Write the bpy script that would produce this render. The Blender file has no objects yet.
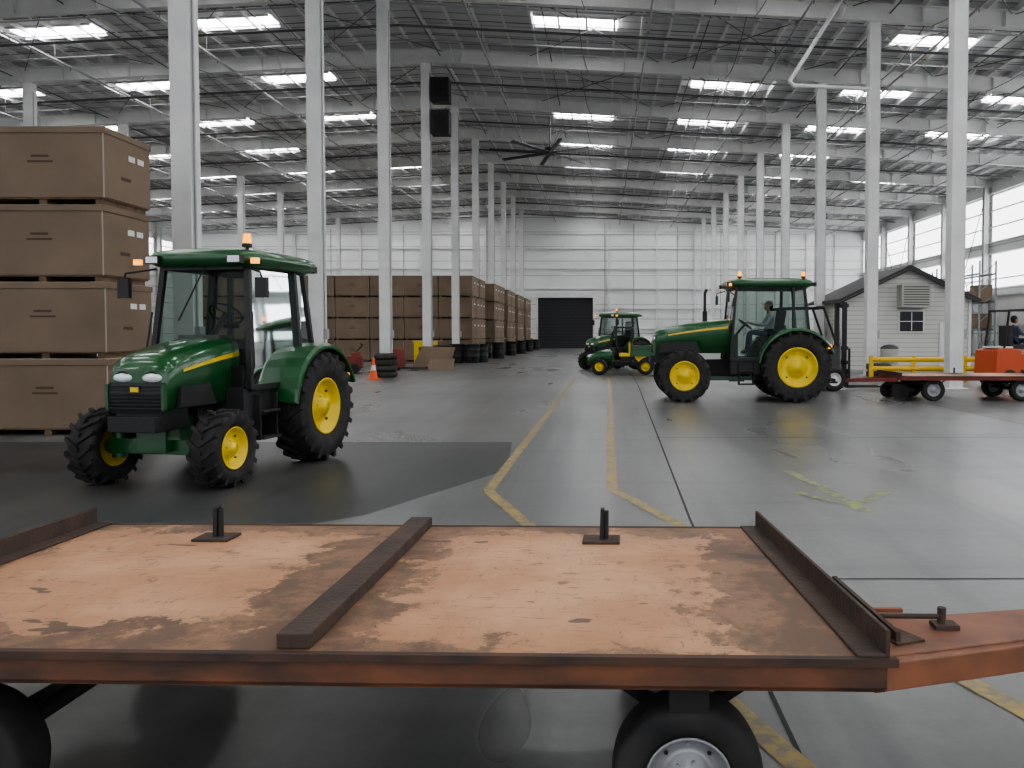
import bpy, bmesh, math, random
from mathutils import Vector, Matrix
random.seed(7)
scene = bpy.context.scene
COL = scene.collection
pi = math.pi

# ------------------------------------------------------------------ materials
MATS = {}
def newmat(name):
    m = bpy.data.materials.new(name); m.use_nodes = True
    MATS[name] = m
    nt = m.node_tree
    return m, nt, nt.nodes['Principled BSDF']

def mat(name, col, rough=0.5, metal=0.0, col2=None, scale=5.0, detail=4.0, lo=0.35, hi=0.65,
        bump=0.0, bscale=30.0, emit=None, estr=0.0, coat=0.0, stretch=(1, 1, 1)):
    m, nt, b = newmat(name)
    b.inputs['Base Color'].default_value = (*col, 1)
    b.inputs['Roughness'].default_value = rough
    b.inputs['Metallic'].default_value = metal
    b.inputs['Coat Weight'].default_value = coat
    N, L = nt.nodes, nt.links
    tc = N.new('ShaderNodeTexCoord')
    mp = N.new('ShaderNodeMapping'); mp.inputs['Scale'].default_value = stretch
    L.new(tc.outputs['Object'], mp.inputs['Vector'])
    if col2:
        n = N.new('ShaderNodeTexNoise'); n.inputs['Scale'].default_value = scale
        n.inputs['Detail'].default_value = detail
        L.new(mp.outputs[0], n.inputs['Vector'])
        r = N.new('ShaderNodeValToRGB')
        r.color_ramp.elements[0].position = lo; r.color_ramp.elements[0].color = (*col, 1)
        r.color_ramp.elements[1].position = hi; r.color_ramp.elements[1].color = (*col2, 1)
        L.new(n.outputs['Fac'], r.inputs[0]); L.new(r.outputs[0], b.inputs['Base Color'])
    if bump:
        n2 = N.new('ShaderNodeTexNoise'); n2.inputs['Scale'].default_value = bscale
        L.new(mp.outputs[0], n2.inputs['Vector'])
        bp = N.new('ShaderNodeBump'); bp.inputs['Strength'].default_value = bump
        bp.inputs['Distance'].default_value = 0.01
        L.new(n2.outputs['Fac'], bp.inputs['Height']); L.new(bp.outputs[0], b.inputs['Normal'])
    if emit:
        b.inputs['Emission Color'].default_value = (*emit, 1)
        b.inputs['Emission Strength'].default_value = estr
    return m

mat('white_steel', (.60, .61, .60), .5, col2=(.70, .70, .68), scale=1.5)
mat('roof_steel', (.70, .70, .68), .55, col2=(.76, .76, .74), scale=1.0)
mat('rafter_steel', (.76, .76, .74), .5, col2=(.66, .67, .65), scale=1.0)
mat('pipe_dark', (.10, .10, .10), .5)
mat('pipe_grey', (.34, .34, .34), .5)
mat('skylight', (.9, .9, .9), .5, emit=(.97, .98, 1.0), estr=15.0)
mat('wall_translucent', (.8, .8, .8), .5, emit=(.95, .97, 1.0), estr=2.2)
mat('green_paint', (.010, .075, .020), .28, coat=.5, col2=(.014, .092, .026), scale=3)
mat('yellow_paint', (.78, .57, .02), .4, col2=(.70, .50, .02), scale=6)
mat('rubber', (.016, .016, .016), .8, col2=(.034, .032, .030), scale=8, bump=.2)
mat('rubber_dusty', (.03, .03, .029), .85, col2=(.06, .057, .052), scale=8)
mat('black_plastic', (.012, .012, .012), .45)
mat('black_satin', (.02, .02, .02), .6)
mat('interior_grey', (.06, .06, .057), .7)
mat('chrome', (.7, .7, .7), .2, 1.0)
mat('lamp_glass', (.75, .78, .8), .08, 0, coat=1)
mat('amber', (.9, .25, .01), .2, emit=(1, .35, .02), estr=1.5)
mat('orange_paint', (.28, .11, .055), .55, col2=(.15, .065, .04), scale=4, detail=8)
mat('orange_rusty', (.20, .080, .040), .65, col2=(.080, .044, .030), scale=3.0, detail=8, lo=.4, hi=.62, stretch=(1, 1, 2))
mat('rust_steel', (.085, .052, .037), .75, col2=(.048, .035, .029), scale=6, detail=8, bump=.4, bscale=60)
mat('rust_lip', (.10, .052, .034), .75, col2=(.05, .034, .027), scale=5, detail=8)
mat('dark_frame', (.02, .018, .017), .8)
mat('cone_orange', (.8, .13, .03), .5)
mat('fork_orange', (.52, .085, .028), .4)
mat('wheel_grey', (.35, .35, .36), .45, .5)
mat('yellow_rail', (.78, .50, .03), .45)
mat('pallet_wood', (.20, .13, .08), .8, col2=(.13, .085, .05), scale=6)
mat('print_brown', (.08, .05, .035), .8)
mat('label_white', (.7, .7, .68), .6)
mat('fiber_wrap', (.36, .32, .27), .6)
mat('shed_roof', (.05, .05, .05), .7)
mat('ac_grey', (.42, .42, .38), .6)
mat('window_dark', (.02, .022, .025), .15)
mat('skin', (.42, .22, .15), .6)
mat('shirt_light', (.42, .43, .45), .8, col2=(.36, .37, .40), scale=12)
mat('shirt_dark', (.05, .06, .09), .8, col2=(.07, .08, .11), scale=12)
mat('pants_denim', (.035, .05, .09), .85, col2=(.05, .065, .11), scale=14)
mat('hair_dark', (.02, .014, .01), .8)
mat('cap_fabric', (.25, .24, .22), .8)
mat('boot', (.04, .03, .02), .7)
mat('eye_dark', (.01, .01, .01), .3)
mat('ext_ground', (.25, .25, .25), .9)
mat('red_paint', (.26, .040, .03), .5, col2=(.16, .035, .025), scale=3)
mat('blade_dark', (.04, .04, .045), .5)
mat('seam', (.045, .045, .045), .8)
mat('barrel_black', (.015, .015, .016), .5)
mat('rack_steel', (.22, .24, .27), .5, col2=(.28, .30, .32), scale=3)

def cardboard():
    m, nt, b = newmat('cardboard')
    N, L = nt.nodes, nt.links
    tc = N.new('ShaderNodeTexCoord')
    n = N.new('ShaderNodeTexNoise'); n.inputs['Scale'].default_value = .8; n.inputs['Detail'].default_value = 5
    L.new(tc.outputs['Object'], n.inputs['Vector'])
    r = N.new('ShaderNodeValToRGB')
    r.color_ramp.elements[0].position = .3; r.color_ramp.elements[0].color = (.165, .117, .080, 1)
    r.color_ramp.elements[1].position = .7; r.color_ramp.elements[1].color = (.22, .160, .110, 1)
    L.new(n.outputs['Fac'], r.inputs[0]); L.new(r.outputs[0], b.inputs['Base Color'])
    b.inputs['Roughness'].default_value = .75
cardboard()

def glass():
    m = bpy.data.materials.new('cab_glass'); m.use_nodes = True; MATS['cab_glass'] = m
    nt = m.node_tree; N, L = nt.nodes, nt.links
    N.clear()
    o = N.new('ShaderNodeOutputMaterial'); mx = N.new('ShaderNodeMixShader')
    t = N.new('ShaderNodeBsdfTransparent'); t.inputs[0].default_value = (.62, .69, .66, 1)
    g = N.new('ShaderNodeBsdfGlossy'); g.inputs['Roughness'].default_value = .03
    g.inputs['Color'].default_value = (.8, .85, .85, 1)
    lw = N.new('ShaderNodeLayerWeight'); lw.inputs[0].default_value = .2
    L.new(lw.outputs['Fresnel'], mx.inputs[0]); L.new(t.outputs[0], mx.inputs[1]); L.new(g.outputs[0], mx.inputs[2])
    L.new(mx.outputs[0], o.inputs[0])
glass()

def M_(nt, op, a, b=None, clamp=False):
    n = nt.nodes.new('ShaderNodeMath'); n.operation = op; n.use_clamp = clamp
    for i, v in enumerate((a, b)):
        if v is None: continue
        if isinstance(v, (int, float)): n.inputs[i].default_value = v
        else: nt.links.new(v, n.inputs[i])
    return n.outputs[0]

def noise(nt, vec, scale, detail=4, rough=.5):
    n = nt.nodes.new('ShaderNodeTexNoise'); n.inputs['Scale'].default_value = scale
    n.inputs['Detail'].default_value = detail; n.inputs['Roughness'].default_value = rough
    nt.links.new(vec, n.inputs['Vector']); return n.outputs['Fac']

def mixc(nt, fac, a, b):
    n = nt.nodes.new('ShaderNodeMix'); n.data_type = 'RGBA'
    if isinstance(fac, (int, float)): n.inputs[0].default_value = fac
    else: nt.links.new(fac, n.inputs[0])
    for i, v in ((6, a), (7, b)):
        if isinstance(v, tuple): n.inputs[i].default_value = (*v, 1)
        else: nt.links.new(v, n.inputs[i])
    return n.outputs[2]

def stretch(nt, vec, s, rot=0):
    mp = nt.nodes.new('ShaderNodeMapping'); mp.inputs['Scale'].default_value = s
    mp.inputs['Rotation'].default_value = (0, 0, rot)
    nt.links.new(vec, mp.inputs['Vector']); return mp.outputs[0]

def sstep(nt, v, lo, hi):
    n = nt.nodes.new('ShaderNodeMapRange'); n.interpolation_type = 'SMOOTHSTEP'
    n.inputs['From Min'].default_value = lo; n.inputs['From Max'].default_value = hi
    nt.links.new(v, n.inputs['Value']); return n.outputs[0]

def concrete(name, ca, cb, cdark, rlo, rhi):
    m, nt, b = newmat(name)
    tc = nt.nodes.new('ShaderNodeTexCoord'); v = tc.outputs['Object']
    big = sstep(nt, noise(nt, v, .15, 5), .3, .7)
    c = mixc(nt, big, ca, cb)
    tracks = sstep(nt, noise(nt, stretch(nt, v, (1.6, .05, 1)), 1.0, 5, .55), .45, .70)
    c = mixc(nt, M_(nt, 'MULTIPLY', tracks, .50), c, cdark)
    tr2 = sstep(nt, noise(nt, stretch(nt, v, (.10, 1.4, 1)), 1.0, 5, .55), .50, .72)
    c = mixc(nt, M_(nt, 'MULTIPLY', tr2, .35), c, cdark)
    tr3 = sstep(nt, noise(nt, stretch(nt, v, (2.4, .09, 1), .5), 1.0, 5, .55), .50, .70)
    c = mixc(nt, M_(nt, 'MULTIPLY', tr3, .35), c, cdark)
    fine = sstep(nt, noise(nt, v, 9, 6, .7), .35, .70)
    c = mixc(nt, M_(nt, 'MULTIPLY', fine, .18), c, cdark)
    warm = sstep(nt, noise(nt, stretch(nt, v, (1, .3, 1)), .6, 5, .5), .42, .68)
    c = mixc(nt, M_(nt, 'MULTIPLY', warm, .22), c, (.18, .165, .14))
    nt.links.new(c, b.inputs['Base Color'])
    rr = nt.nodes.new('ShaderNodeMapRange')
    rr.inputs['From Min'].default_value = .3; rr.inputs['From Max'].default_value = .7
    rr.inputs['To Min'].default_value = rlo; rr.inputs['To Max'].default_value = rhi
    nt.links.new(noise(nt, stretch(nt, v, (1.0, .35, 1)), .35, 3), rr.inputs['Value'])
    nt.links.new(rr.outputs[0], b.inputs['Roughness'])
    bp = nt.nodes.new('ShaderNodeBump'); bp.inputs['Strength'].default_value = .05; bp.inputs['Distance'].default_value = .01
    nt.links.new(noise(nt, v, 25, 4), bp.inputs['Height']); nt.links.new(bp.outputs[0], b.inputs['Normal'])
concrete('concrete', (.145, .147, .145), (.200, .202, .198), (.062, .064, .065), .25, .36)
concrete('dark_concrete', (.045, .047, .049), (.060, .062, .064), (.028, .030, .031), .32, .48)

def worn_paint(name, col, under, thr=.45):
    m, nt, b = newmat(name)
    tc = nt.nodes.new('ShaderNodeTexCoord'); v = tc.outputs['Object']
    f = sstep(nt, noise(nt, v, 7, 8, .7), thr - .06, thr + .12)
    c = mixc(nt, f, col, under)
    nt.links.new(c, b.inputs['Base Color']); b.inputs['Roughness'].default_value = .45
worn_paint('line_yellow', (.36, .25, .07), (.18, .16, .11), .48)
worn_paint('line_faded', (.30, .33, .07), (.15, .155, .145), .45)

def deck():
    m, nt, b = newmat('deck_paint')
    tc = nt.nodes.new('ShaderNodeTexCoord'); v = tc.outputs['Object']
    sp = nt.nodes.new('ShaderNodeSeparateXYZ'); nt.links.new(v, sp.inputs[0])
    x, y = sp.outputs[0], sp.outputs[1]
    def panel(c, hw, hh, cy=0):
        dx = M_(nt, 'SUBTRACT', M_(nt, 'ABSOLUTE', M_(nt, 'SUBTRACT', x, c)), hw)
        dy = M_(nt, 'SUBTRACT', M_(nt, 'ABSOLUTE', M_(nt, 'SUBTRACT', y, cy)), hh)
        return M_(nt, 'MAXIMUM', dx, dy)
    d = M_(nt, 'MINIMUM', panel(-.98, .58, .62, .02), panel(.72, .52, .70, -.08))
    n1 = M_(nt, 'MULTIPLY', M_(nt, 'SUBTRACT', noise(nt, v, 3.0, 12, .68), .5), 1.15)
    n2 = M_(nt, 'MULTIPLY', M_(nt, 'SUBTRACT', noise(nt, v, 17, 12, .85), .5), .40)
    s = M_(nt, 'ADD', M_(nt, 'ADD', d, n1), n2)
    rust = sstep(nt, s, -.005, .05)
    thin = sstep(nt, s, -.25, .0)
    paint = mixc(nt, sstep(nt, noise(nt, v, 1.8, 8, .6), .38, .62), (.56, .32, .185), (.46, .235, .125))
    paint = mixc(nt, M_(nt, 'MULTIPLY', thin, .35), paint, (.34, .165, .088))
    rc = mixc(nt, sstep(nt, noise(nt, v, 3.5, 12, .75), .42, .58), (.125, .072, .046), (.26, .145, .082))
    c = mixc(nt, M_(nt, 'MULTIPLY', rust, .95), paint, rc)
    spots = sstep(nt, noise(nt, v, 7.5, 12, .8), .585, .61)
    c = mixc(nt, M_(nt, 'MULTIPLY', spots, .75), c, (.17, .095, .058))
    scr = sstep(nt, noise(nt, stretch(nt, v, (.8, 6, 1), .35), 8, 12, .8), .575, .60)
    c = mixc(nt, M_(nt, 'MULTIPLY', scr, .65), c, (.13, .078, .055))
    scr2 = sstep(nt, noise(nt, stretch(nt, v, (5, .9, 1), -.25), 9, 12, .8), .59, .615)
    c = mixc(nt, M_(nt, 'MULTIPLY', scr2, .6), c, (.14, .085, .06))
    blot = sstep(nt, noise(nt, stretch(nt, v, (1, 2.4, 1)), 3.6, 3, .4), .70, .715)
    c = mixc(nt, M_(nt, 'MULTIPLY', blot, .8), c, (.065, .048, .040))
    nt.links.new(c, b.inputs['Base Color']); b.inputs['Roughness'].default_value = .6
    bp = nt.nodes.new('ShaderNodeBump'); bp.inputs['Strength'].default_value = .35; bp.inputs['Distance'].default_value = .004
    nt.links.new(s, bp.inputs['Height']); nt.links.new(bp.outputs[0], b.inputs['Normal'])
deck()

def stripes(name, c1, c2, axis, period, width, rough=.55):
    m, nt, b = newmat(name)
    tc = nt.nodes.new('ShaderNodeTexCoord'); sp = nt.nodes.new('ShaderNodeSeparateXYZ')
    nt.links.new(tc.outputs['Object'], sp.inputs[0])
    fr = M_(nt, 'FRACT', M_(nt, 'DIVIDE', sp.outputs[axis], period))
    f = M_(nt, 'LESS_THAN', fr, width)
    c = mixc(nt, f, c1, c2)
    dirt = sstep(nt, noise(nt, tc.outputs['Object'], .4, 5), .4, .7)
    c = mixc(nt, M_(nt, 'MULTIPLY', dirt, .2), c, tuple(q * .6 for q in c1))
    nt.links.new(c, b.inputs['Base Color']); b.inputs['Roughness'].default_value = rough
stripes('wall_panel_x', (.74, .75, .74), (.46, .47, .47), 2, 1.6, .06)
stripes('clapboard', (.62, .62, .58), (.35, .35, .33), 2, .2, .14)
stripes('roof_liner_a', (.66, .67, .68), (.34, .35, .36), 1, 1.24, .10)
stripes('door_slats', (.022, .023, .025), (.05, .05, .052), 2, .35, .12)

# ------------------------------------------------------------------ mesh builder
class MB:
    def __init__(s, M=None, fn=None):
        s.v = []; s.f = []; s.mi = []; s.sm = []; s.names = []; s.M = M or Matrix.Identity(4); s.fn = fn
    def add(s, vs, fs, m, smooth=False):
        o = len(s.v)
        q = [s.M @ Vector(p) for p in vs]
        if s.fn: q = [s.fn(p) for p in q]
        s.v += [tuple(p) for p in q]
        if m not in s.names: s.names.append(m)
        k = s.names.index(m)
        for f in fs:
            s.f.append(tuple(i + o for i in f)); s.mi.append(k); s.sm.append(smooth)
    def box(s, c, d, m, rot=None):
        R = rot or Matrix.Identity(3)
        c = Vector(c); vs = []
        for z in (-1, 1):
            for y in (-1, 1):
                for x in (-1, 1):
                    vs.append(c + R @ Vector((x * d[0] / 2, y * d[1] / 2, z * d[2] / 2)))
        s.add(vs, [(0, 2, 3, 1), (4, 5, 7, 6), (0, 1, 5, 4), (2, 6, 7, 3), (0, 4, 6, 2), (1, 3, 7, 5)], m)
    def beam(s, p0, p1, w, h, m, up=(0, 0, 1)):
        p0, p1 = Vector(p0), Vector(p1); d = p1 - p0; L = d.length; d.normalize()
        u = Vector(up)
        if abs(d.dot(u)) > .98: u = Vector((1, 0, 0))
        y = u.cross(d).normalized(); z = d.cross(y)
        R = Matrix((d, y, z)).transposed()
        s.box((p0 + p1) / 2, (L, w, h), m, R)
    def cyl(s, p0, p1, r, m, n=16, r1=None, caps=True):
        p0, p1 = Vector(p0), Vector(p1); r1 = r if r1 is None else r1
        d = (p1 - p0).normalized(); a = Vector((0, 0, 1)) if abs(d.z) < .9 else Vector((1, 0, 0))
        u = d.cross(a).normalized(); w = d.cross(u)
        vs = []
        for p, q in ((p0, r), (p1, r1)):
            for i in range(n):
                t = 2 * pi * i / n; vs.append(p + (u * math.cos(t) + w * math.sin(t)) * q)
        s.add(vs, [(i, (i + 1) % n, (i + 1) % n + n, i + n) for i in range(n)], m, True)
        if caps:
            s.add(vs, [tuple(range(n - 1, -1, -1)), tuple(range(n, 2 * n))], m)
    def tube(s, pts, r, m, n=10):
        for a, b in zip(pts, pts[1:]): s.cyl(a, b, r, m, n)
        for p in pts[1:-1]: s.sph(p, r * 1.02, m, 8, 6)
    def sph(s, c, r, m, nu=16, nv=10, sc=(1, 1, 1)):
        c = Vector(c); vs = []; fs = []
        for j in range(nv + 1):
            ph = pi * j / nv
            for i in range(nu):
                t = 2 * pi * i / nu
                vs.append(c + Vector((r * sc[0] * math.sin(ph) * math.cos(t), r * sc[1] * math.sin(ph) * math.sin(t), r * sc[2] * math.cos(ph))))
        for j in range(nv):
            for i in range(nu):
                fs.append((j * nu + i, (j + 1) * nu + i, (j + 1) * nu + (i + 1) % nu, j * nu + (i + 1) % nu))
        s.add(vs, fs, m, True)
    def lathe(s, prof, c, m, n=36, axis='y', closed=False, smooth=True):
        c = Vector(c); vs = []; k = len(prof)
        for i in range(n):
            t = 2 * pi * i / n
            for r, a in prof:
                if axis == 'y': vs.append(c + Vector((r * math.cos(t), a, r * math.sin(t))))
                elif axis == 'z': vs.append(c + Vector((r * math.cos(t), r * math.sin(t), a)))
                else: vs.append(c + Vector((a, r * math.cos(t), r * math.sin(t))))
        fs = []
        for i in range(n):
            j = (i + 1) % n
            for q in range(k if closed else k - 1):
                q2 = (q + 1) % k
                fs.append((i * k + q, j * k + q, j * k + q2, i * k + q2))
        s.add(vs, fs, m, smooth)
    def prism(s, pts, a, b, m, plane='xz'):
        def P(p, t):
            return (p[0], t, p[1]) if plane == 'xz' else ((p[0], p[1], t) if plane == 'xy' else (t, p[0], p[1]))
        n = len(pts)
        vs = [P(p, a) for p in pts] + [P(p, b) for p in pts]
        fs = [tuple(range(n - 1, -1, -1)), tuple(range(n, 2 * n))] + [(i, (i + 1) % n, (i + 1) % n + n, i + n) for i in range(n)]
        s.add(vs, fs, m)
    def loft(s, secs, m, caps=True, smooth=True):
        k = len(secs[0]); vs = [p for q in secs for p in q]; fs = []
        for i in range(len(secs) - 1):
            for j in range(k):
                j2 = (j + 1) % k
                fs.append((i * k + j, i * k + j2, (i + 1) * k + j2, (i + 1) * k + j))
        s.add(vs, fs, m, smooth)
        if caps:
            s.add(secs[0], [tuple(range(k))], m); s.add(secs[-1], [tuple(range(k))], m)
    def quad(s, pts, m): s.add(pts, [tuple(range(len(pts)))], m)
    def slab(s, pts, off, m):
        o = Vector(off); n = len(pts)
        vs = [Vector(p) for p in pts] + [Vector(p) + o for p in pts]
        s.add(vs, [tuple(range(n - 1, -1, -1)), tuple(range(n, 2 * n))] + [(i, (i + 1) % n, (i + 1) % n + n, i + n) for i in range(n)], m)
    def build(s, name, parent=None, bevel=0, loc=(0, 0, 0), rot=0):
        me = bpy.data.meshes.new(name)
        me.from_pydata(s.v, [], s.f)
        for n in s.names: me.materials.append(MATS[n])
        me.polygons.foreach_set('material_index', s.mi)
        me.polygons.foreach_set('use_smooth', s.sm)
        bm = bmesh.new(); bm.from_mesh(me)
        bmesh.ops.recalc_face_normals(bm, faces=bm.faces); bm.to_mesh(me); bm.free()
        me.update()
        ob = bpy.data.objects.new(name, me); COL.objects.link(ob)
        if parent: ob.parent = parent
        ob.location = loc; ob.rotation_euler = (0, 0, rot)
        if bevel:
            bv = ob.modifiers.new('bevel', 'BEVEL'); bv.width = bevel; bv.segments = 2
            bv.limit_method = 'ANGLE'; bv.angle_limit = math.radians(40)
        return ob

def empty(name, loc=(0, 0, 0), rot=0, sc=1):
    e = bpy.data.objects.new(name, None); COL.objects.link(e)
    e.location = loc; e.rotation_euler = (0, 0, rot); e.scale = (sc, sc, sc); e.empty_display_size = .2
    return e

# ------------------------------------------------------------------ building
XL, XR, XC = -45.3, 28.7, -8.28
ROWS = [-26.8, -8.28, 10.2]
YS = [16.4 + 7.45 * n for n in range(-4, 10)]
YF = 90.9; YB = -14.0
def zu(X): return 14.26 - .05 * abs(X - XC)
def zr(X): return 15.12 - .05 * abs(X - XC)

b = MB(); b.box(((XL + XR) / 2, (YF + YB) / 2, -.1), (XR - XL, YF - YB, .2), 'concrete'); b.build('floor')
b = MB(); b.box((-8, YB - 40.05, -.12), (160, 80, .2), 'ext_ground'); b.build('ground')
b = MB()
for xa, xb in ((XL, XC), (XC, XR)):
    b.slab([(xa, YB, zr(xa)), (xb, YB, zr(xb)), (xb, YF, zr(xb)), (xa, YF, zr(xa))], (0, 0, .12), 'roof_liner_a')
b.build('ceiling')
b = MB()
DX0, DX1, DH = -7.2, -1.1, 5.6
b.slab([(XL, YF, 0), (DX0, YF, 0), (DX0, YF, DH), (DX1, YF, DH), (DX1, YF, 0), (XR, YF, 0), (XR, YF, zr(XR)), (XC, YF, zr(XC)), (XL, YF, zr(XL))], (0, .3, 0), 'wall_panel_x')
b.build('wall_far')
b = MB(); b.box((XL - .15, (YF + YB) / 2, zr(XL) / 2), (.3, YF - YB, zr(XL)), 'wall_panel_x'); b.build('wall_left')
b = MB(); b.box((XR + .15, (YF + YB) / 2, zr(XR) / 2), (.3, YF - YB, zr(XR)), 'wall_panel_x'); b.build('wall_right')
b = MB()
ys = YS + [YF]
for i in range(len(ys) - 1):
    y0, y1 = ys[i] + .5, ys[i + 1] - .5
    b.box((XR - .03, (y0 + y1) / 2, 10.0), (.06, y1 - y0, 3.4), 'wall_translucent')
    b.box((XR - .03, (y0 + y1) / 2, 6.2), (.06, y1 - y0, 2.4), 'wall_translucent')
b.build('window_1')
b = MB()
for i in range(len(ys) - 1):
    y0, y1 = ys[i] + .6, ys[i + 1] - .6
    b.box((XL + .03, (y0 + y1) / 2, 10.2), (.06, y1 - y0, 2.0), 'wall_translucent')
b.build('window_2')
b = MB()
for z in (2.2, 4.4, 6.6, 8.8, 11.0, 12.6):
    for xa, xb in (((XL, -7.6), (-.7, XR)) if z < 6 else ((XL, XR),)):
        if z > zr(XR) - .3: xa, xb = -38, 22
        b.box(((xa + xb) / 2, YF - .1, z), (xb - xa, .2, .1), 'white_steel')
for X in (-40, -34, -26.8, -20, -13, .7, 6, 10.2, 16, 22.5):
    b.box((X, YF - .17, zu(X) / 2), (.3, .3, zu(X)), 'white_steel')
for X in (-40, -30, -22, -16, .2, 3.4, 8.2, 13, 19, 25.5):
    b.cyl((X, YF - .12, 0), (X, YF - .12, zu(X)), .05, 'pipe_grey', 6)
b.build('trim_1')
b = MB()
for X, sgn in ((XR, -1), (XL, 1)):
    for z in (2.2, 4.4, 5.6, 7.5, 8.3, 9.4, 10.6, 11.9):
        b.box((X + sgn * .12, (YF + YB) / 2, z), (.2, YF - YB, .08), 'white_steel')
    for i in range(0, len(YS) - 1, 2):
        b.cyl((X + sgn * .3, YS[i], .4), (X + sgn * .3, YS[i + 1], 12.0), .035, 'pipe_grey', 6)
        b.cyl((X + sgn * .3, YS[i], 12.0), (X + sgn * .3, YS[i + 1], .4), .035, 'pipe_grey', 6)
b.build('trim_2')

b = MB()
b.box((-4.15, YF + .12, 2.8), (6.1, .08, 5.6), 'door_slats')
b.build('door_1')
b = MB()
b.box((-7.3, YF - .12, 2.9), (.22, .22, 5.8), 'white_steel'); b.box((-1.0, YF - .12, 2.9), (.22, .22, 5.8), 'white_steel')
b.box((-4.15, YF - .2, 5.85), (6.6, .38, .5), 'white_steel')
b.build('trim_3')
for x in (-7.75, -.55):
    b = MB(); b.cyl((0, 0, 0), (0, 0, 1.1), .12, 'yellow_rail'); b.sph((0, 0, 1.1), .12, 'yellow_rail', 12, 6)
    b.build('bollard', loc=(x, YF - 1.0, 0))

for Y in YS:
    b = MB()
    for xa, xb in ((XL, XC), (XC, XR)):
        b.slab([(xa, Y - .015, zu(xa)), (xb, Y - .015, zu(xb)), (xb, Y - .015, zr(xb) - .22), (xa, Y - .015, zr(xa) - .22)], (0, .03, 0), 'rafter_steel')
        for f in (lambda x: zu(x), lambda x: zr(x) - .24):
            b.slab([(xa, Y - .15, f(xa)), (xb, Y - .15, f(xb)), (xb, Y + .15, f(xb)), (xa, Y + .15, f(xa))], (0, 0, .03), 'rafter_steel')
    X = XL + 1.5
    while X < XR:
        b.slab([(X, Y - .14, zu(X) + .02), (X, Y + .14, zu(X) + .02), (X, Y + .14, zr(X) - .24), (X, Y - .14, zr(X) - .24)], (.015, 0, 0), 'rafter_steel')
        X += 3.1
    b.build('roof_rafter')
for Y in YS:
    for X in ROWS:
        b = MB()
        h = zu(X)
        b.box((0, 0, h / 2), (.40, .40, h), 'white_steel')
        b.box((0, 0, .02), (.62, .62, .04), 'white_steel')
        b.box((0, 0, h - .03), (.7, .5, .05), 'white_steel')
        b.cyl((.23, -.1, 0.3), (.23, -.1, h - .5), .025, 'pipe_grey', 6)
        b.box((.25, -.05, 1.6), (.12, .2, .3), 'pipe_grey')
        b.build('steel_column', bevel=.03, loc=(X, Y, 0))
    for X in (XL + .35, XR - .35):
        b = MB(); h = zu(X)
        b.box((0, -.17, h / 2), (.35, .03, h), 'white_steel'); b.box((0, .17, h / 2), (.35, .03, h), 'white_steel'); b.box((0, 0, h / 2), (.03, .34, h), 'white_steel')
        b.build('steel_wall_column', loc=(X, Y, 0))
b = MB()
for side in (-1, 1):
    d = .6
    lim = (XC - XL) if side < 0 else (XR - XC)
    while d < lim:
        X = XC + side * d
        b.box((X, (YF + YB) / 2, zr(X) - .13), (.02, YF - YB, .24), 'roof_steel')
        b.box((X + .04, (YF + YB) / 2, zr(X) - .25), (.09, YF - YB, .015), 'roof_steel')
        d += 1.16
b.build('roof_purlins')
b = MB()
for i in range(len(YS) - 1):
    y0, y1 = YS[i], YS[i + 1]
    for X in (-41, -34, -27, -20, -13.5, -3.4, 3.2, 9.4, 15.5, 22):
        b.cyl((X, y0, zr(X) - .3), (X + 6.0, y1, zr(X + 6) - .3), .02, 'pipe_dark', 6)
        b.cyl((X + 6, y0, zr(X + 6) - .3), (X, y1, zr(X) - .3), .02, 'pipe_dark', 6)
    for X in range(-43, 28, 4):
        for s in (-1, 1):
            b.cyl((X, y0, zu(X) + .05), (X, y0 + s * .9, zr(X) - .2), .028, 'roof_steel', 6)
    for q in (.25, .5, .75):
        yy = y0 + (y1 - y0) * q
        b.cyl((XL + .5, yy, zr(XL) - .2), (XC, yy, zr(XC) - .2), .018, 'pipe_dark', 5)
        b.cyl((XC, yy, zr(XC) - .2), (XR - .5, yy, zr(XR) - .2), .018, 'pipe_dark', 5)
b.build('roof_bracing')
b = MB()
for k, X in enumerate((-38, -34.5, -31, -27.6, -23.5, -20.3, -17, -14, -11.5, -7.6, -5.2, -2.4, 1.8, 4.2, 7.4, 10.8, 13.2, 16.4, 19.0, 22.0, 24.5)):
    main = k % 2 == 0
    z0 = zu(X) - (.14 if main else -.35)
    b.cyl((X, YB + .3, z0), (X, YF - .3, z0), .05 if main else .028, 'pipe_grey' if main else 'pipe_dark', 8)
    y = YB + 1.5
    while main and y < YF:
        b.cyl((X, y, z0), (X, y, zr(X) - .2), .015, 'pipe_dark', 5)
        b.cyl((X, y + 1, z0), (X, y + 1, z0 - .16), .02, 'pipe_dark', 5); y += 3.7
for Y in YS[1:]:
    for dy, dz, r, m in ((2.2, -.22, .055, 'pipe_dark'), (5.3, .32, .03, 'pipe_grey'), (.32, -.06, .035, 'pipe_grey')):
        b.cyl((XL + 1, Y + dy, zu(XL) + dz), (XC, Y + dy, zu(XC) + dz), r, m, 8)
        b.cyl((XC, Y + dy, zu(XC) + dz), (XR - 1, Y + dy, zu(XR) + dz), r, m, 8)
b.build('sprinkler_pipes')
b = MB()
for k, X in enumerate((-33, -18.5, -12.6, -1.0, 5.4, 12.1, 17.6)):
    for i in range(2, len(YS) - 1):
        y0, y1 = YS[i], YS[i + 1]
        dr = .25 + .35 * random.random()
        pts = [(X + .05 * j, y0 + (y1 - y0) * j / 6, zu(X) - .05 - dr * math.sin(pi * j / 6)) for j in range(7)]
        for p, q in zip(pts, pts[1:]): b.cyl(p, q, .018, 'pipe_dark', 5, caps=False)
b.build('overhead_cables')
b = MB()
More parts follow.
